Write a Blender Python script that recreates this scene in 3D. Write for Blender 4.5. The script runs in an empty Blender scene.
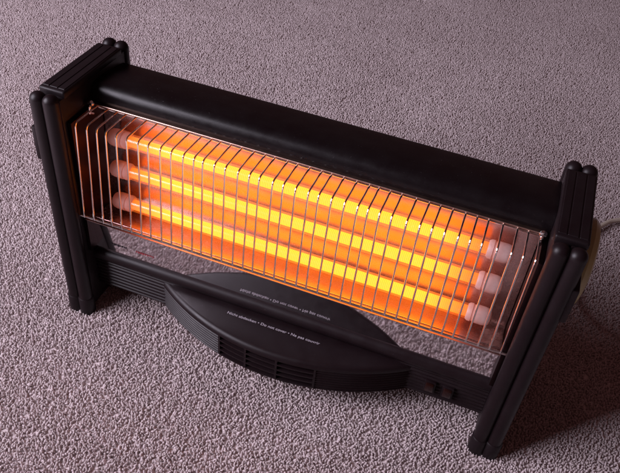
import bpy, bmesh, math, random
from mathutils import Matrix, Vector

random.seed(7)
S = bpy.context.scene
C = S.collection

# ------------------------------------------------------------------ camera
YAW, PITCH, ROLL = -0.28491, 0.72704, 0.10929
CAM = Vector((0.40946, -0.47903, 0.66466))
FPX = 717.95                                   # focal length in pixels of a 620 px wide frame
fw = Vector((math.sin(YAW)*math.cos(PITCH), math.cos(YAW)*math.cos(PITCH), -math.sin(PITCH)))
r0 = Vector((math.cos(YAW), -math.sin(YAW), 0)); u0 = r0.cross(fw)
rt = r0*math.cos(ROLL) + u0*math.sin(ROLL); up = -r0*math.sin(ROLL) + u0*math.cos(ROLL)
cd = bpy.data.cameras.new('camera'); cam = bpy.data.objects.new('camera', cd); C.objects.link(cam)
cam.matrix_world = Matrix(((rt.x, up.x, -fw.x, CAM.x), (rt.y, up.y, -fw.y, CAM.y), (rt.z, up.z, -fw.z, CAM.z), (0, 0, 0, 1)))
cd.sensor_fit = 'HORIZONTAL'; cd.sensor_width = 36; cd.lens = FPX/620*36
cd.clip_start = 0.01; cd.clip_end = 60
S.camera = cam

# ------------------------------------------------------------------ light: dim warm room, one bluish window
w = bpy.data.worlds.new('World'); S.world = w; w.use_nodes = True
bg = w.node_tree.nodes['Background']; bg.inputs[0].default_value = (1.0, 0.44, 0.43, 1); bg.inputs[1].default_value = 0.075

def area(name, pos, target, sx, sy, power, col):
    d = bpy.data.lights.new(name, 'AREA'); d.shape = 'RECTANGLE'; d.size = sx; d.size_y = sy
    d.energy = power; d.color = col
    o = bpy.data.objects.new(name, d); C.objects.link(o)
    o.location = pos; o.rotation_euler = (Vector(target)-Vector(pos)).to_track_quat('-Z', 'Y').to_euler()
    return o
area('window_light', (-1.12, -0.82, 1.05), (0.05, 0.25, 0.0), 1.15, 1.15, 68, (0.92, 0.845, 0.99))

S.view_settings.view_transform = 'Standard'; S.view_settings.look = 'None'
S.view_settings.exposure = 0; S.view_settings.gamma = 1; S.view_settings.use_curve_mapping = False
S.cycles.max_bounces = 10; S.cycles.glossy_bounces = 6; S.cycles.use_denoising = True
S.cycles.caustics_reflective = True; S.cycles.sample_clamp_indirect = 4

# ------------------------------------------------------------------ materials
def mat(name):
    m = bpy.data.materials.new(name); m.use_nodes = True
    nt = m.node_tree; b = nt.nodes['Principled BSDF']
    return m, nt, b
def N(nt, t, **kw):
    n = nt.nodes.new(t)
    for k, v in kw.items(): setattr(n, k, v)
    return n
def noise(nt, scale, detail=4, vec=None, rough=.5):
    n = N(nt, 'ShaderNodeTexNoise'); n.inputs['Scale'].default_value = scale
    n.inputs['Detail'].default_value = detail; n.inputs['Roughness'].default_value = rough
    if vec is None:
        g = N(nt, 'ShaderNodeNewGeometry'); vec = g.outputs['Position']
    nt.links.new(vec, n.inputs['Vector'])
    return n
def ramp(nt, src, stops):
    r = N(nt, 'ShaderNodeValToRGB'); e = r.color_ramp.elements
    while len(e) < len(stops): e.new(0.5)
    for el, (p, c) in zip(e, stops): el.position = p; el.color = (*c, 1)
    nt.links.new(src, r.inputs[0]); return r
def bump(nt, b, src, strength, dist):
    n = N(nt, 'ShaderNodeBump'); n.inputs['Strength'].default_value = strength; n.inputs['Distance'].default_value = dist
    nt.links.new(src, n.inputs['Height']); nt.links.new(n.outputs[0], b.inputs['Normal'])

def plastic(name, col, rough, grain=2600, gs=.12, dust=.12, spec=.22):
    m, nt, b = mat(name); b.inputs['Specular IOR Level'].default_value = spec
    n1 = noise(nt, 38, 5)
    c = ramp(nt, n1.outputs[0], [(.35, col), (.8, tuple(x + .006*dust*4 for x in col))])
    ds = ramp(nt, noise(nt, 620, 2).outputs[0], [(.70, (0, 0, 0)), (.78, (.045, .040, .043))])
    dm = ramp(nt, noise(nt, 22, 4).outputs[0], [(.40, (0, 0, 0)), (.65, (1, 1, 1))])
    dx = N(nt, 'ShaderNodeMixRGB', blend_type='MULTIPLY'); dx.inputs[0].default_value = 1
    nt.links.new(ds.outputs[0], dx.inputs[1]); nt.links.new(dm.outputs[0], dx.inputs[2])
    da = N(nt, 'ShaderNodeMixRGB', blend_type='ADD'); da.inputs[0].default_value = 1
    nt.links.new(c.outputs[0], da.inputs[1]); nt.links.new(dx.outputs[0], da.inputs[2])
    nt.links.new(da.outputs[0], b.inputs['Base Color'])
    n2 = noise(nt, 70, 6, rough=.7)
    r = ramp(nt, n2.outputs[0], [(.3, (rough-.05,)*3), (.75, (rough+.10,)*3)])
    nt.links.new(r.outputs[0], b.inputs['Roughness'])
    bump(nt, b, noise(nt, grain, 2).outputs[0], gs, .0004)
    return m
M_black = plastic('black_plastic', (.0075, .0035, .0045), .38)
M_black2 = plastic('black_textured_plastic', (.0070, .0035, .0045), .46, 1800, .25)
M_housing = plastic('black_painted_metal', (.004, .0022, .0028), .30, 3000, .05)
M_slot = plastic('dark_slot', (.003, .003, .003), .6)
M_switch = plastic('dark_red_plastic', (.016, .005, .004), .18)
M_cable = plastic('cream_cable', (.45, .40, .33), .45, 900, .1)

def metal(name, col, rough, wave=0, var=.06):
    m, nt, b = mat(name)
    b.inputs['Metallic'].default_value = 1
    n1 = noise(nt, 60, 5)
    c = ramp(nt, n1.outputs[0], [(.3, tuple(x*.9 for x in col)), (.7, col)])
    nt.links.new(c.outputs[0], b.inputs['Base Color'])
    r = ramp(nt, noise(nt, 120, 5, rough=.7).outputs[0], [(.3, (max(.008, rough-var/2),)*3), (.75, (rough+var,)*3)])
    nt.links.new(r.outputs[0], b.inputs['Roughness'])
    if wave: bump(nt, b, noise(nt, 45, 3).outputs[0], wave, .004)
    return m
M_chrome = metal('chrome', (.86, .82, .80), .15)
M_dull = metal('copper_tinted_strip', (.50, .33, .27), .34)  # chrome strip with one even copper tint in its base colour
M_refl = metal('polished_reflector', (.62, .46, .43), .26, .07)
M_mirror = metal('polished_mirror_strip', (.88, .84, .85), .05, .02, .02)
M_end = metal('dark_end_plate', (.045, .025, .026), .30)

m, nt, b = mat('tan_knob_plastic')
c = ramp(nt, noise(nt, 60, 4).outputs[0], [(.3, (.32, .28, .12)), (.7, (.42, .37, .17))])
nt.links.new(c.outputs[0], b.inputs['Base Color']); b.inputs['Roughness'].default_value = .35
M_tan = m

m, nt, b = mat('white_ceramic')
c = ramp(nt, noise(nt, 140, 5).outputs[0], [(.3, (.58, .50, .48)), (.7, (.70, .62, .60))])
nt.links.new(c.outputs[0], b.inputs['Base Color']); b.inputs['Roughness'].default_value = .45
b.inputs['Subsurface Weight'].default_value = .0; b.inputs['Subsurface Radius'].default_value = (.014, .006, .003)
bump(nt, b, noise(nt, 900, 3).outputs[0], .4, .0006)
tl = N(nt, 'ShaderNodeBsdfTranslucent'); nt.links.new(c.outputs[0], tl.inputs['Color'])
mx_ = N(nt, 'ShaderNodeMixShader'); mx_.inputs[0].default_value = .45
nt.links.new(b.outputs[0], mx_.inputs[1]); nt.links.new(tl.outputs[0], mx_.inputs[2]); nt.links.new(mx_.outputs[0], nt.nodes['Material Output'].inputs['Surface'])
M_ceramic = m

# glowing quartz tube: hot in the middle, cooler towards the ends, filament coil striations
m, nt, b = mat('glowing_quartz_tube')
g = N(nt, 'ShaderNodeTexCoord'); sep = N(nt, 'ShaderNodeSeparateXYZ'); nt.links.new(g.outputs['Object'], sep.inputs[0])
ab = N(nt, 'ShaderNodeMath', operation='ABSOLUTE'); nt.links.new(sep.outputs[0], ab.inputs[0])   # tube origin at its middle
hot = N(nt, 'ShaderNodeMapRange', interpolation_type='SMOOTHSTEP')
hot.inputs['From Min'].default_value = .206; hot.inputs['From Max'].default_value = .135
hot.inputs['To Min'].default_value = 0; hot.inputs['To Max'].default_value = 1
nt.links.new(ab.outputs[0], hot.inputs['Value'])
wv = N(nt, 'ShaderNodeTexWave', bands_direction='X'); wv.inputs['Scale'].default_value = 170; wv.inputs['Distortion'].default_value = .6
nt.links.new(g.outputs['Object'], wv.inputs['Vector'])
col = ramp(nt, hot.outputs[0], [(0, (1.0, .12, .012)), (.16, (1.0, .14, .010)), (.45, (1.0, .20, .010)), (1, (1.0, .285, .010))])
nt.links.new(col.outputs[0], b.inputs['Emission Color'])
st = N(nt, 'ShaderNodeMapRange'); st.inputs['To Min'].default_value = .80; st.inputs['To Max'].default_value = 1.14
nt.links.new(wv.outputs['Fac'], st.inputs['Value'])
s2 = N(nt, 'ShaderNodeMapRange'); s2.inputs['To Min'].default_value = 1.15; s2.inputs['To Max'].default_value = 2.7
nt.links.new(hot.outputs[0], s2.inputs['Value'])
mu = N(nt, 'ShaderNodeMath', operation='MULTIPLY'); nt.links.new(st.outputs[0], mu.inputs[0]); nt.links.new(s2.outputs[0], mu.inputs[1])
nt.links.new(mu.outputs[0], b.inputs['Emission Strength'])
b.inputs['Base Color'].default_value = (.10, .06, .05, 1); b.inputs['Roughness'].default_value = .3
M_tube = m
m = bpy.data.materials.new('hot_quartz_glass'); m.use_nodes = True; nt = m.node_tree; nt.nodes.remove(nt.nodes['Principled BSDF'])
g = N(nt, 'ShaderNodeTexCoord'); sep = N(nt, 'ShaderNodeSeparateXYZ'); nt.links.new(g.outputs['Object'], sep.inputs[0])
ab = N(nt, 'ShaderNodeMath', operation='ABSOLUTE'); nt.links.new(sep.outputs[0], ab.inputs[0])
hot = N(nt, 'ShaderNodeMapRange'); hot.inputs['From Min'].default_value = .200; hot.inputs['From Max'].default_value = .150
hot.inputs['To Min'].default_value = .06; hot.inputs['To Max'].default_value = .48; nt.links.new(ab.outputs[0], hot.inputs['Value'])
em = N(nt, 'ShaderNodeEmission'); em.inputs['Color'].default_value = (1, .17, .012, 1); nt.links.new(hot.outputs[0], em.inputs['Strength'])
tr = N(nt, 'ShaderNodeBsdfTransparent'); tr.inputs[0].default_value = (.97, .95, .94, 1)
gl = N(nt, 'ShaderNodeBsdfGlossy'); gl.inputs['Roughness'].default_value = .12
mg = N(nt, 'ShaderNodeMixShader'); mg.inputs[0].default_value = .04
ad = N(nt, 'ShaderNodeAddShader')
nt.links.new(tr.outputs[0], mg.inputs[1]); nt.links.new(gl.outputs[0], mg.inputs[2])
nt.links.new(mg.outputs[0], ad.inputs[0]); nt.links.new(em.outputs[0], ad.inputs[1]); nt.links.new(ad.outputs[0], nt.nodes['Material Output'].inputs['Surface'])
M_quartz = m

m, nt, b = mat('white_print'); b.inputs['Base Color'].default_value = (.36, .33, .36, 1); b.inputs['Roughness'].default_value = .6
M_print = m
m, nt, b = mat('dark_mark'); b.inputs['Base Color'].default_value = (.012, .008, .012, 1); b.inputs['Roughness'].default_value = .6
M_dmark = m
m, nt, b = mat('red_mark'); b.inputs['Base Color'].default_value = (.25, .03, .04, 1); b.inputs['Roughness'].default_value = .6
M_rmark = m

def carpet_mat(name, inst):
    m, nt, b = mat(name)
    c = ramp(nt, noise(nt, 5, 6, rough=.65).outputs[0], [(.3, (.64, .55, .545)), (.7, (.74, .655, .65))])
    if inst:
        oi = N(nt, 'ShaderNodeObjectInfo')
        rr = ramp(nt, oi.outputs['Random'], [(0, (.84, .82, .81)), (.5, (.97, .97, .97)), (1, (1.08, 1.08, 1.10))])
        mx = N(nt, 'ShaderNodeMixRGB', blend_type='MULTIPLY'); mx.inputs[0].default_value = 1
        nt.links.new(c.outputs[0], mx.inputs[1]); nt.links.new(rr.outputs[0], mx.inputs[2])
        nt.links.new(mx.outputs[0], b.inputs['Base Color'])
        bump(nt, b, noise(nt, 1500, 4, rough=.7).outputs[0], .7, .0008)
    else:
        nt.links.new(c.outputs[0], b.inputs['Base Color'])
        bump(nt, b, noise(nt, 260, 4).outputs[0], 1.0, .004)
    b.inputs['Roughness'].default_value = .95; b.inputs['Specular IOR Level'].default_value = .1
    b.inputs['Sheen Weight'].default_value = .15
    if inst:                                     # thin yarn lets light through
        tl = N(nt, 'ShaderNodeBsdfTranslucent'); nt.links.new(mx.outputs[0], tl.inputs['Color'])
        ms_ = N(nt, 'ShaderNodeMixShader'); ms_.inputs[0].default_value = .36
        nt.links.new(b.outputs[0], ms_.inputs[1]); nt.links.new(tl.outputs[0], ms_.inputs[2])
        nt.links.new(ms_.outputs[0], nt.nodes['Material Output'].inputs['Surface'])
    return m
M_carpet = carpet_mat('carpet_backing', False)
M_pile = carpet_mat('carpet_yarn', True)

# ------------------------------------------------------------------ mesh helpers
def link(name, bm, m, parent=None, loc=(0, 0, 0), smooth=35):
    me = bpy.data.meshes.new(name)
    bmesh.ops.recalc_face_normals(bm, faces=bm.faces)
    bm.to_mesh(me); bm.free()
    return link_mesh(name, me, m, parent, loc, smooth)
def link_mesh(name, me, m, parent=None, loc=(0, 0, 0), smooth=35):
    if m and not me.materials: me.materials.append(m)
    if smooth:
        me.polygons.foreach_set('use_smooth', [True]*len(me.polygons)); me.set_sharp_from_angle(angle=math.radians(smooth))
    o = bpy.data.objects.new(name, me); C.objects.link(o); o.location = loc
    if parent: o.parent = parent
    return o
def box(bm, x0, x1, y0, y1, z0, z1, bev=0, seg=2):
    r = bmesh.ops.create_cube(bm, size=1)
    for v in r['verts']:
        v.co = Vector(((x0+x1)/2+v.co.x*(x1-x0), (y0+y1)/2+v.co.y*(y1-y0), (z0+z1)/2+v.co.z*(z1-z0)))
    if bev:
        vs = set(r['verts']); es = [e for e in bm.edges if e.verts[0] in vs and e.verts[1] in vs]
        bmesh.ops.bevel(bm, geom=es, offset=bev, segments=seg, affect='EDGES', profile=.5)
def lathe(bm, prof, centre, axis='Z', n=24):
    """profile of (radius, height) about an axis; ends close when radius is 0"""
    rings = []
    for r, h in prof:
        ring = []
        for k in range(n if r > 1e-7 else 1):
            a = 2*math.pi*k/n; p, q = r*math.cos(a), r*math.sin(a)
            v = {'Z': (p, q, h), 'X': (h, p, q), 'Y': (q, h, p)}[axis]
            ring.append(bm.verts.new(Vector(v)+Vector(centre)))
        rings.append(ring)
    for a, b_ in zip(rings, rings[1:]):
        for k in range(n):
            k2 = (k+1) % n
            if len(a) == 1 and len(b_) == 1: continue
            if len(a) == 1: bm.faces.new((a[0], b_[k], b_[k2]))
            elif len(b_) == 1: bm.faces.new((a[k], a[k2], b_[0]))
            else: bm.faces.new((a[k], a[k2], b_[k2], b_[k]))
def tube(bm, pts, r, n=8, cap=True):
    pts = [Vector(p) for p in pts]; rings = []; prev = None
    for i, p in enumerate(pts):
        t = ((pts[min(i+1, len(pts)-1)]-p).normalized() + (p-pts[max(i-1, 0)]).normalized()).normalized()
        if prev is None:
            ref = Vector((1, 0, 0)) if abs(t.x) < .9 else Vector((0, 0, 1))
            a = t.cross(ref).normalized()
        else:
            a = (prev - t*prev.dot(t)).normalized()
        prev = a; b_ = t.cross(a)
        rings.append([bm.verts.new(p + (a*math.cos(2*math.pi*k/n)+b_*math.sin(2*math.pi*k/n))*r) for k in range(n)])
    for p, q in zip(rings, rings[1:]):
        for k in range(n): bm.faces.new((p[k], p[(k+1) % n], q[(k+1) % n], q[k]))
    if cap: bm.faces.new(rings[0]); bm.faces.new(rings[-1][::-1])
def extrude_x(bm, prof, x0, x1, closed=True, nx=1):
    rows = [[bm.verts.new((x0+(x1-x0)*i/nx, y, z)) for y, z in prof] for i in range(nx+1)]
    n = len(prof)
    for p, q in zip(rows, rows[1:]):
        for k in range(n if closed else n-1): bm.faces.new((p[k], p[(k+1) % n], q[(k+1) % n], q[k]))
    if closed: bm.faces.new(rows[0]); bm.faces.new(rows[-1][::-1])
def arc(cy, cz, r, a0, a1, n):
    return [(cy+r*math.cos(math.radians(a0+(a1-a0)*i/n)), cz+r*math.sin(math.radians(a0+(a1-a0)*i/n))) for i in range(n+1)]

# ------------------------------------------------------------------ carpet
bm = bmesh.new()
bmesh.ops.create_grid(bm, x_segments=8, y_segments=8, size=4)
carpet = link('carpet', bm, M_carpet, None, (0, .5, -.006), 0)
carpet['kind'] = 'structure'; carpet['label'] = 'pale lilac grey carpet covering the floor under the heater'; carpet['category'] = 'carpet'

bm = bmesh.new()
vs = [bm.verts.new(p) for p in ((-.40, -.15, 0), (.10, -.50, 0), (.75, -.38, 0), (.98, .15, 0), (.95, 1.50, 0), (.50, 1.62, 0), (-.92, .88, 0), (-.92, .52, 0))]; bm.faces.new(vs)
pile = link('carpet_pile', bm, M_pile, None, (0, 0, -.0045), 0)
pile['kind'] = 'stuff'; pile['label'] = 'short nubbly twisted pile of the lilac grey carpet'; pile['category'] = 'carpet pile'
ng = bpy.data.node_groups.new('pile_tufts', 'GeometryNodeTree')
ng.interface.new_socket('Geometry', in_out='INPUT', socket_type='NodeSocketGeometry')
ng.interface.new_socket('Geometry', in_out='OUTPUT', socket_type='NodeSocketGeometry')
gi = N(ng, 'NodeGroupInput'); go = N(ng, 'NodeGroupOutput')
dp = N(ng, 'GeometryNodeDistributePointsOnFaces', distribute_method='POISSON')
dp.inputs['Distance Min'].default_value = .0018; dp.inputs['Density Max'].default_value = 330000; dp.inputs['Seed'].default_value = 3
ng.links.new(gi.outputs[0], dp.inputs['Mesh'])
ico = N(ng, 'GeometryNodeMeshIcoSphere'); ico.inputs['Radius'].default_value = 1; ico.inputs['Subdivisions'].default_value = 2
sm = N(ng, 'GeometryNodeSetShadeSmooth'); ng.links.new(ico.outputs['Mesh'], sm.inputs['Geometry'])
smt = N(ng, 'GeometryNodeSetMaterial'); smt.inputs['Material'].default_value = M_pile
ng.links.new(sm.outputs[0], smt.inputs['Geometry'])
inst = N(ng, 'GeometryNodeInstanceOnPoints')
ng.links.new(dp.outputs['Points'], inst.inputs['Points']); ng.links.new(smt.outputs[0], inst.inputs['Instance'])
rot = N(ng, 'FunctionNodeRandomValue', data_type='FLOAT_VECTOR')
rot.inputs[0].default_value = (-.62, -.62, 0); rot.inputs[1].default_value = (.62, .62, 6.283); rot.inputs['Seed'].default_value = 1
pos = N(ng, 'GeometryNodeInputPosition'); nz = N(ng, 'ShaderNodeTexNoise'); nz.inputs['Scale'].default_value = 9; nz.inputs['Detail'].default_value = 3
ng.links.new(pos.outputs[0], nz.inputs['Vector'])
mr = N(ng, 'ShaderNodeVectorMath', operation='MULTIPLY_ADD'); mr.inputs[1].default_value = (1.6, 1.6, 0); mr.inputs[2].default_value = (-.8, -.8, 0)
ng.links.new(nz.outputs['Color'], mr.inputs[0])
av = N(ng, 'ShaderNodeVectorMath', operation='ADD'); ng.links.new(rot.outputs[0], av.inputs[0]); ng.links.new(mr.outputs[0], av.inputs[1])
ng.links.new(av.outputs[0], inst.inputs['Rotation'])
sc = N(ng, 'FunctionNodeRandomValue', data_type='FLOAT_VECTOR')
sc.inputs[0].default_value = (.00090, .00098, .0026); sc.inputs[1].default_value = (.00138, .0016, .0035); sc.inputs['Seed'].default_value = 2
ng.links.new(sc.outputs[0], inst.inputs['Scale'])
ng.links.new(inst.outputs[0], go.inputs[0])
md = pile.modifiers.new('pile', 'NODES'); md.node_group = ng

# ------------------------------------------------------------------ the heater
W = .48; H = .2908; D = .1246; T = .0142
heater = bpy.data.objects.new('electric_heater', None); C.objects.link(heater)
heater['label'] = 'black portable electric bar heater with three glowing orange tubes behind a chrome wire grille'
heater['category'] = 'heater'

R = .0080                                        # radius of the end posts
def side_panel(x_in, s):
    """s = -1 left, +1 right; x_in = centre of the inner pair of posts"""
    xo = x_in + s*T
    bm = bmesh.new()
    for xc in (x_in, xo):
        box(bm, xc-.0063, xc+.0063, .0, D, .004, H-.004, .0012)
    panel = link('side_panel', bm, M_black, heater)
    me = None
    for xc in (x_in, xo):
        for yc in (0, D):
            if me is None:
                bm = bmesh.new()
                lathe(bm, [(0, .012), (R, .012), (R, H-.0045)] + [(R*math.cos(a), H-.0045+R*math.sin(a)) for a in [i*math.pi/16 for i in range(1, 8)]] + [(0, H-.0045+R)], (0, 0, 0), 'Z', 28)
                o = link('post', bm, M_black, panel, (xc, yc, 0)); me = o.data
                bm = bmesh.new()
                lathe(bm, [(0, -.006), (R+.0004, -.006), (R+.0012, -.004), (R+.0012, .019), (R+.0002, .0205), (0, .0205)], (0, 0, 0), 'Z', 28)
                f = link('foot', bm, M_black2, panel, (xc, yc, 0)); fme = f.data
            else:
                link_mesh('post', me, M_black, panel, (xc, yc, 0), 0); link_mesh('foot', fme, M_black2, panel, (xc, yc, 0), 0)
    xa, xb = sorted((x_in - s*.0072, xo + s*.0072))
    bm = bmesh.new(); box(bm, xa, xb, .0115, D-.0100, H-.006, H+.0020, .0022, 3)
    cap = link('top_cap', bm, M_black2, panel)
    third = (xb-xa)/3
    for k in range(3):                           # three raised strips along the cap
        bm = bmesh.new(); box(bm, xa+third*k+(.0022 if k == 0 else .0005), xa+third*(k+1)-(.0022 if k == 2 else .0005), .0160, D-.0140, H+.0012, H+.0026, .0004, 1)
        link('cap_strip', bm, M_black2, cap)
    # tab on the outer face
    xt = sorted((xo + s*.005, xo + s*.0125))
    bm = bmesh.new(); box(bm, xt[0], xt[1], -.004, .056, .2145, .2545, .002, 2)
    link('side_tab', bm, M_black, panel)
    return panel
left = side_panel(0, -1)
right = side_panel(W, 1)

# round tan knob on the outer side of the right panel, where the cable leaves
bm = bmesh.new()
lathe(bm, [(0, 0), (.040, 0), (.0425, .003), (.0425, .010), (.039, .0145), (.030, .017), (0, .018)], (W+T+.0063, .068, .228), 'X', 40)
link('side_knob', bm, M_tan, right)

# top housing with the back cover
bm = bmesh.new()
prof = [(.0535, .2615), (.0522, .2640), (.0522, .2665)] + arc(.0665, .2665, .0143, 180, 100, 8) + [(.085, .2800), (.105, .2765)] + arc(.1130, .2640, .011, 75, 0, 6) + \
       [(.1240, .250), (.1240, .085), (.0800, .085), (.0760, .250), (.0620, .2590)]
extrude_x(bm, prof, .0066, W-.0066, True, 1)
link('top_housing', bm, M_housing, heater, smooth=40)

# reflector: sheet bent round the three tubes
def sheet(name, prof, x0, x1, m, parent, th, smooth=50):
    """folded sheet of thickness th; the profile is its front, listed from top to bottom"""
    back = []
    for i, (y, z) in enumerate(prof):
        p, q = prof[max(i-1, 0)], prof[min(i+1, len(prof)-1)]
        t = Vector((q[0]-p[0], q[1]-p[1])).normalized(); back.append((y-t.y*th, z+t.x*th))
    bm = bmesh.new(); extrude_x(bm, prof+back[::-1], x0, x1, True, 1)
    return link(name, bm, m, parent, smooth=smooth)
rp = [(.0530, .2600)] + arc(.0560, .2480, .0085, 80, 15, 5) + [(.0628, .225), (.0605, .190), (.0580, .150)] + [(.0570, .1330), (.0562, .1300), (.0540, .1286), (.050, .1286), (.030, .1335), (.0185, .1366), (.0145, .1398), (.0125, .1407), (.0062, .1405)]
rp_d = []
for a, b_ in zip(rp, rp[1:]):
    for i in range(3): rp_d.append((a[0]+(b_[0]-a[0])*i/3, a[1]+(b_[1]-a[1])*i/3))
rp_d.append(rp[-1])
refl = sheet('reflector', rp_d, .0120, W-.0120, M_refl, heater, .0006, 20)
# the polished strip under the grille
ms = [(.0170, .1385), (.0205, .1080), (.0240, .0760)]
mirror = sheet('mirror_strip', ms, .0070, W-.0070, M_mirror, heater, .0006)
for xe in (.0070, W-.0070-.0042):
    bm = bmesh.new(); box(bm, xe, xe+.0042, .0100, .0720, .090, .2600)
    link('end_plate', bm, M_end, heater)

# three quartz tubes with ceramic end caps
TUBES = [(.0495, .2275), (.0468, .1890), (.0440, .1470)]
tme = qme = None
for y, z in TUBES:
    XM = .2385
    if tme is None:
        bm = bmesh.new(); lathe(bm, [(0, -.200), (.0056, -.200), (.0056, -.15), (.0056, 0), (.0056, .15), (.0056, .200), (0, .200)], (0, 0, 0), 'X', 32)
        t = link('heating_tube', bm, M_tube, heater, (XM, y, z)); tme = t.data
    else: t = link_mesh('heating_tube', tme, M_tube, heater, (XM, y, z), 0)
    if qme is None:
        bm = bmesh.new(); lathe(bm, [(.0078, -.191), (.0078, -.1), (.0078, 0), (.0078, .1), (.0078, .191)], (0, 0, 0), 'X', 32)
        q = link('quartz_sleeve', bm, M_quartz, t); qme = q.data
    else: link_mesh('quartz_sleeve', qme, M_quartz, t, (0, 0, 0), 0)
    for s in (-1, 1):
        bm = bmesh.new()
        lathe(bm, [(0, .1880), (.0078, .1880), (.0092, .1900), (.0094, .1930), (.0086, .1938), (.0086, .1950), (.0095, .1958), (.0095, .2050), (.0088, .2090), (.0072, .2112), (.0030, .2120), (0, .2120)], (0, 0, 0), 'X', 24)
        if s < 0:
            for v in bm.verts: v.co.x *= -1
        link('ceramic_cap', bm, M_ceramic, t)

# wire grille
bm = bmesh.new(); tube(bm, [(.0075, .0035, .1475), (W/2, .0035, .1475), (W-.0075, .0035, .1475)], .0014)
grille = link('grille_rail', bm, M_chrome, heater)
grille.name = 'wire_grille'
bm = bmesh.new(); tube(bm, [(.0090, .0505, .2585), (W/2, .0505, .2585), (W-.0090, .0505, .2585)], .0013)
link('top_rail', bm, M_chrome, grille)
bm = bmesh.new(); box(bm, .0105, W-.0105, .0485, .0535, .2608, .2622, .0004, 1)
link('top_strip', bm, M_dull, grille)
wire = [(0, .0510, .2600), (0, .0300, .2607)]
b0 = Vector((0, .0117, .2612)); d1 = Vector((0, 1, -.01)).normalized(); d2 = Vector((0, -.0085, -.1080)).normalized(); rb = .0050
for i in range(7):
    t_ = i/6; wire.append(tuple((b0+d1*rb)*(1-t_)**2 + b0*2*t_*(1-t_) + (b0+d2*rb)*t_**2))
wire += [(0, .0072, .205), (0, .0024, .1490), (0, .0030, .1470)]
wme = None
for i in range(40):
    x = .0152 + (.4678-.0152)*i/39
    if wme is None:
        bm = bmesh.new(); tube(bm, wire, .00092, 8); o = link('wire', bm, M_chrome, grille, (x, 0, 0)); wme = o.data
    else:
        o = link_mesh('wire', wme, M_chrome, grille, (x, 0, 0), 0)
    o.rotation_euler = (0, random.uniform(-.006, .006), random.uniform(-.012, .012))

# screws and clips at the ends of the top rail
for x in (.0125, W-.0125):
    bm = bmesh.new(); lathe(bm, [(0, 0), (.0036, 0), (.0036, .0012), (.0028, .0026), (0, .0032)], (0, 0, 0), 'Y', 20)
    box(bm, -.0026, .0026, .0028, .0034, -.0004, .0004)
    for v in bm.verts: v.co.y *= -1
    o = link('screw', bm, M_chrome, heater, (x, .0440, .2655))
    bm = bmesh.new(); tube(bm, [(x, .046, .2660), (x, .0405, .2625), (x, .0400, .2560), (x, .0450, .2530)], .0014)
    link('rail_clip', bm, M_chrome, heater)

# base bar: ribbed face, rolled top
def ridge(z, z0, pitch, amp):
    return amp*(.5-.5*math.cos(2*math.pi*(z-z0)/pitch))
zs = [.030 + (.0665-.030)*i/72 for i in range(73)]
prof = [(.0740, .030)] + [(.0200+ridge(z, .030, (.0665-.030)/7, .0017), z) for z in zs] + arc(  .0262, .0752, .0088, 235, 60, 14) + [(.0740, .0790)]
bm = bmesh.new(); extrude_x(bm, prof, .0066, W-.0066)
bar = link('base_bar', bm, M_black, heater, smooth=50)
# bowed bay in front of the bar
XB, HW, Y0, YF = .2425, .1490, .0215, -.0270
RB = (HW*HW + (Y0-YF)**2)/(2*(Y0-YF)); YC = YF+RB
zf = [.028 + (.0595-.028)*i/64 for i in range(65)]
DIV = [.185, .2184, .2548, .2968]
def front_off(kind, z):
    u = (z-.028)/(.0595-.028)
    if kind == 'fine': return .0015*(.5-.5*math.cos(2*math.pi*8*u))
    if kind == 'slot':
        k = (u*4) % 1.0
        return .0065 if .30 < k < .97 else .0
    return 0.0
bm = bmesh.new(); cols = []
amax = math.asin(HW/RB)
stops = [(XB+RB*math.sin(-amax+2*amax*i/110)) for i in range(111)]
xs = []
for x in stops:
    kind = 'slot' if DIV[0] < x < DIV[-1] else 'fine'
    if any(abs(x-d) < .0016 for d in DIV): continue
    xs.append((x, kind))
for d in DIV:
    ka = 'fine' if d == DIV[0] else 'slot'; kb = 'fine' if d == DIV[-1] else 'slot'
    xs += [(d-.00121, ka), (d-.0012, 'flat'), (d+.0012, 'flat'), (d+.00121, kb)]
xs.sort(key=lambda t: t[0])
for x, kind in xs:
    a = math.asin(max(-1, min(1, (x-XB)/RB))); n = Vector((math.sin(a), -math.cos(a), 0)); p = Vector((x, YC-RB*math.cos(a), 0))
    col = []
    for z in zf:
        q = p - n*front_off(kind, z); col.append(Vector((q.x, q.y, z)))
    for ang in range(0, 91, 15):                 # rounded brow
        rr = .0065; q = p - n*(rr-rr*math.cos(math.radians(ang)))
        col.append(Vector((q.x, q.y, .0600+rr*math.sin(math.radians(ang)))))
    for f_, zz in ((.5, .0672), (1, .0680)):
        q = col[-1] if f_ == 0 else p - n*.0065
        col.append(Vector((q.x+(x-q.x)*f_, q.y+(.0230-q.y)*f_ if q.y < .0230 else q.y+.0005*f_, zz)))
    col.append(Vector((x, max(.0235, p.y+.001), .028)))
    cols.append([bm.verts.new(v) for v in col])
for p, q in zip(cols, cols[1:]):
    for k in range(len(p)): 
        k2 = (k+1) % len(p)
        bm.faces.new((p[k], q[k], q[k2], p[k2]))
bm.faces.new(cols[0]); bm.faces.new(cols[-1][::-1])
bay = link('front_bay', bm, M_black, heater, smooth=40)

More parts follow.
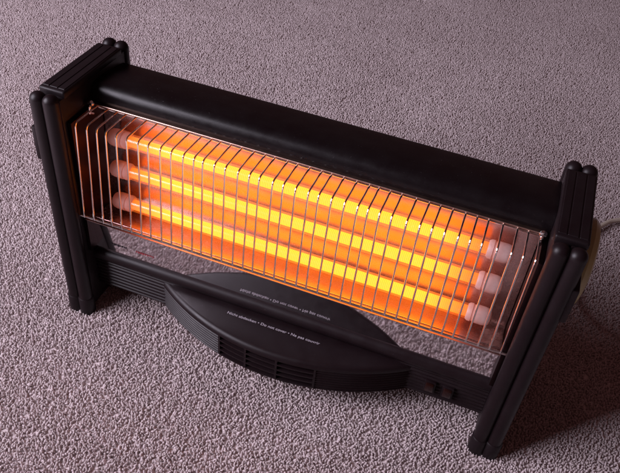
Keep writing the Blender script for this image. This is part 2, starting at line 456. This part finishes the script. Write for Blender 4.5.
# warning text
fc = bpy.data.curves.new('lettering', 'FONT'); fc.body = 'Nicht abdecken \u2022 Do not cover \u2022 Ne pas couvrir'
fc.size = .006; fc.extrude = .00008; fc.align_x = 'LEFT'; fc.offset = 0
to = bpy.data.objects.new('lettering_source', fc); C.objects.link(to)
bpy.context.view_layer.update()
me = bpy.data.meshes.new_from_object(to); bpy.data.objects.remove(to); bpy.data.curves.remove(fc)
xsv = [v.co.x for v in me.vertices]; k = .1085/(max(xsv)-min(xsv))
me.transform(Matrix.Diagonal((k, k*.88, 1, 1)) @ Matrix.Translation((-min(xsv), 0, 0)))
let = link_mesh('lettering', me, M_print, bay, (.1822, .0062, .0675), 0)
let.rotation_euler = (math.radians(1.2), 0, 0)

# rows of small flat dashes, one dark and one red, at the left end of the mirror strip
def on_mirror(x, t):                             # t along the strip from its top edge
    a, b_ = Vector((0, ms[1][0], ms[1][1])), Vector((0, ms[2][0], ms[2][1])); p = a+(b_-a)*t; return Vector((x, p.y, p.z))
for x0, n_, m_, nm, tt in ((.0290, 9, M_dmark, 'dark_mark', .22), (.0620, 10, M_rmark, 'red_mark', .22)):
    bm = bmesh.new(); x = x0
    nrm = Vector((0, -(ms[1][1]-ms[2][1]), -(ms[2][0]-ms[1][0]))).normalized()
    for i in range(n_):
        wd = random.uniform(.0012, .0026); h = random.uniform(.05, .11)
        vs = [bm.verts.new(on_mirror(xx, tt+hh)+nrm*.0004) for xx, hh in ((x, 0), (x+wd, 0), (x+wd*.9, h), (x+.0003, h))]
        bm.faces.new(vs); x += wd+random.uniform(.0003, .0008)
    link(nm, bm, m_, mirror, smooth=0)

# two rocker switches
for x in (.4140, .4335):
    bm = bmesh.new(); box(bm, x-.0062, x+.0062, .0170, .0230, .0390, .0560, .0010)
    sw = link('switch_frame', bm, M_black, heater)
    sw.name = 'switch'
    bm = bmesh.new(); box(bm, x-.0045, x+.0045, .0142, .0180, .0410, .0540, .0010)
    for v in bm.verts:
        if v.co.y < .016: v.co.y += (.0475-v.co.z)*.18
    link('rocker', bm, M_switch, sw)

# supply cable leaving behind the right panel over the carpet
bm = bmesh.new()
ctrl = [(.514, .1050, .2050), (.520, .150, .150), (.535, .230, .040), (.551, .320, .0065), (.570, .410, .0045), (.590, .452, .0045), (.614, .474, .0045), (.70, .530, .0045), (.86, .560, .0045), (1.10, .62, .0045)]
pts = []
for i in range(len(ctrl)-1):
    p0, p1, p2, p3 = [Vector(ctrl[max(0, min(len(ctrl)-1, j))]) for j in (i-1, i, i+1, i+2)]
    for s in range(8):
        t_ = s/8
        pts.append(.5*((2*p1)+(p2-p0)*t_+(2*p0-5*p1+4*p2-p3)*t_*t_+(3*p1-p0-3*p2+p3)*t_**3))
pts.append(Vector(ctrl[-1]))
tube(bm, pts, .0034, 10)
link('power_cord', bm, M_cable, heater)
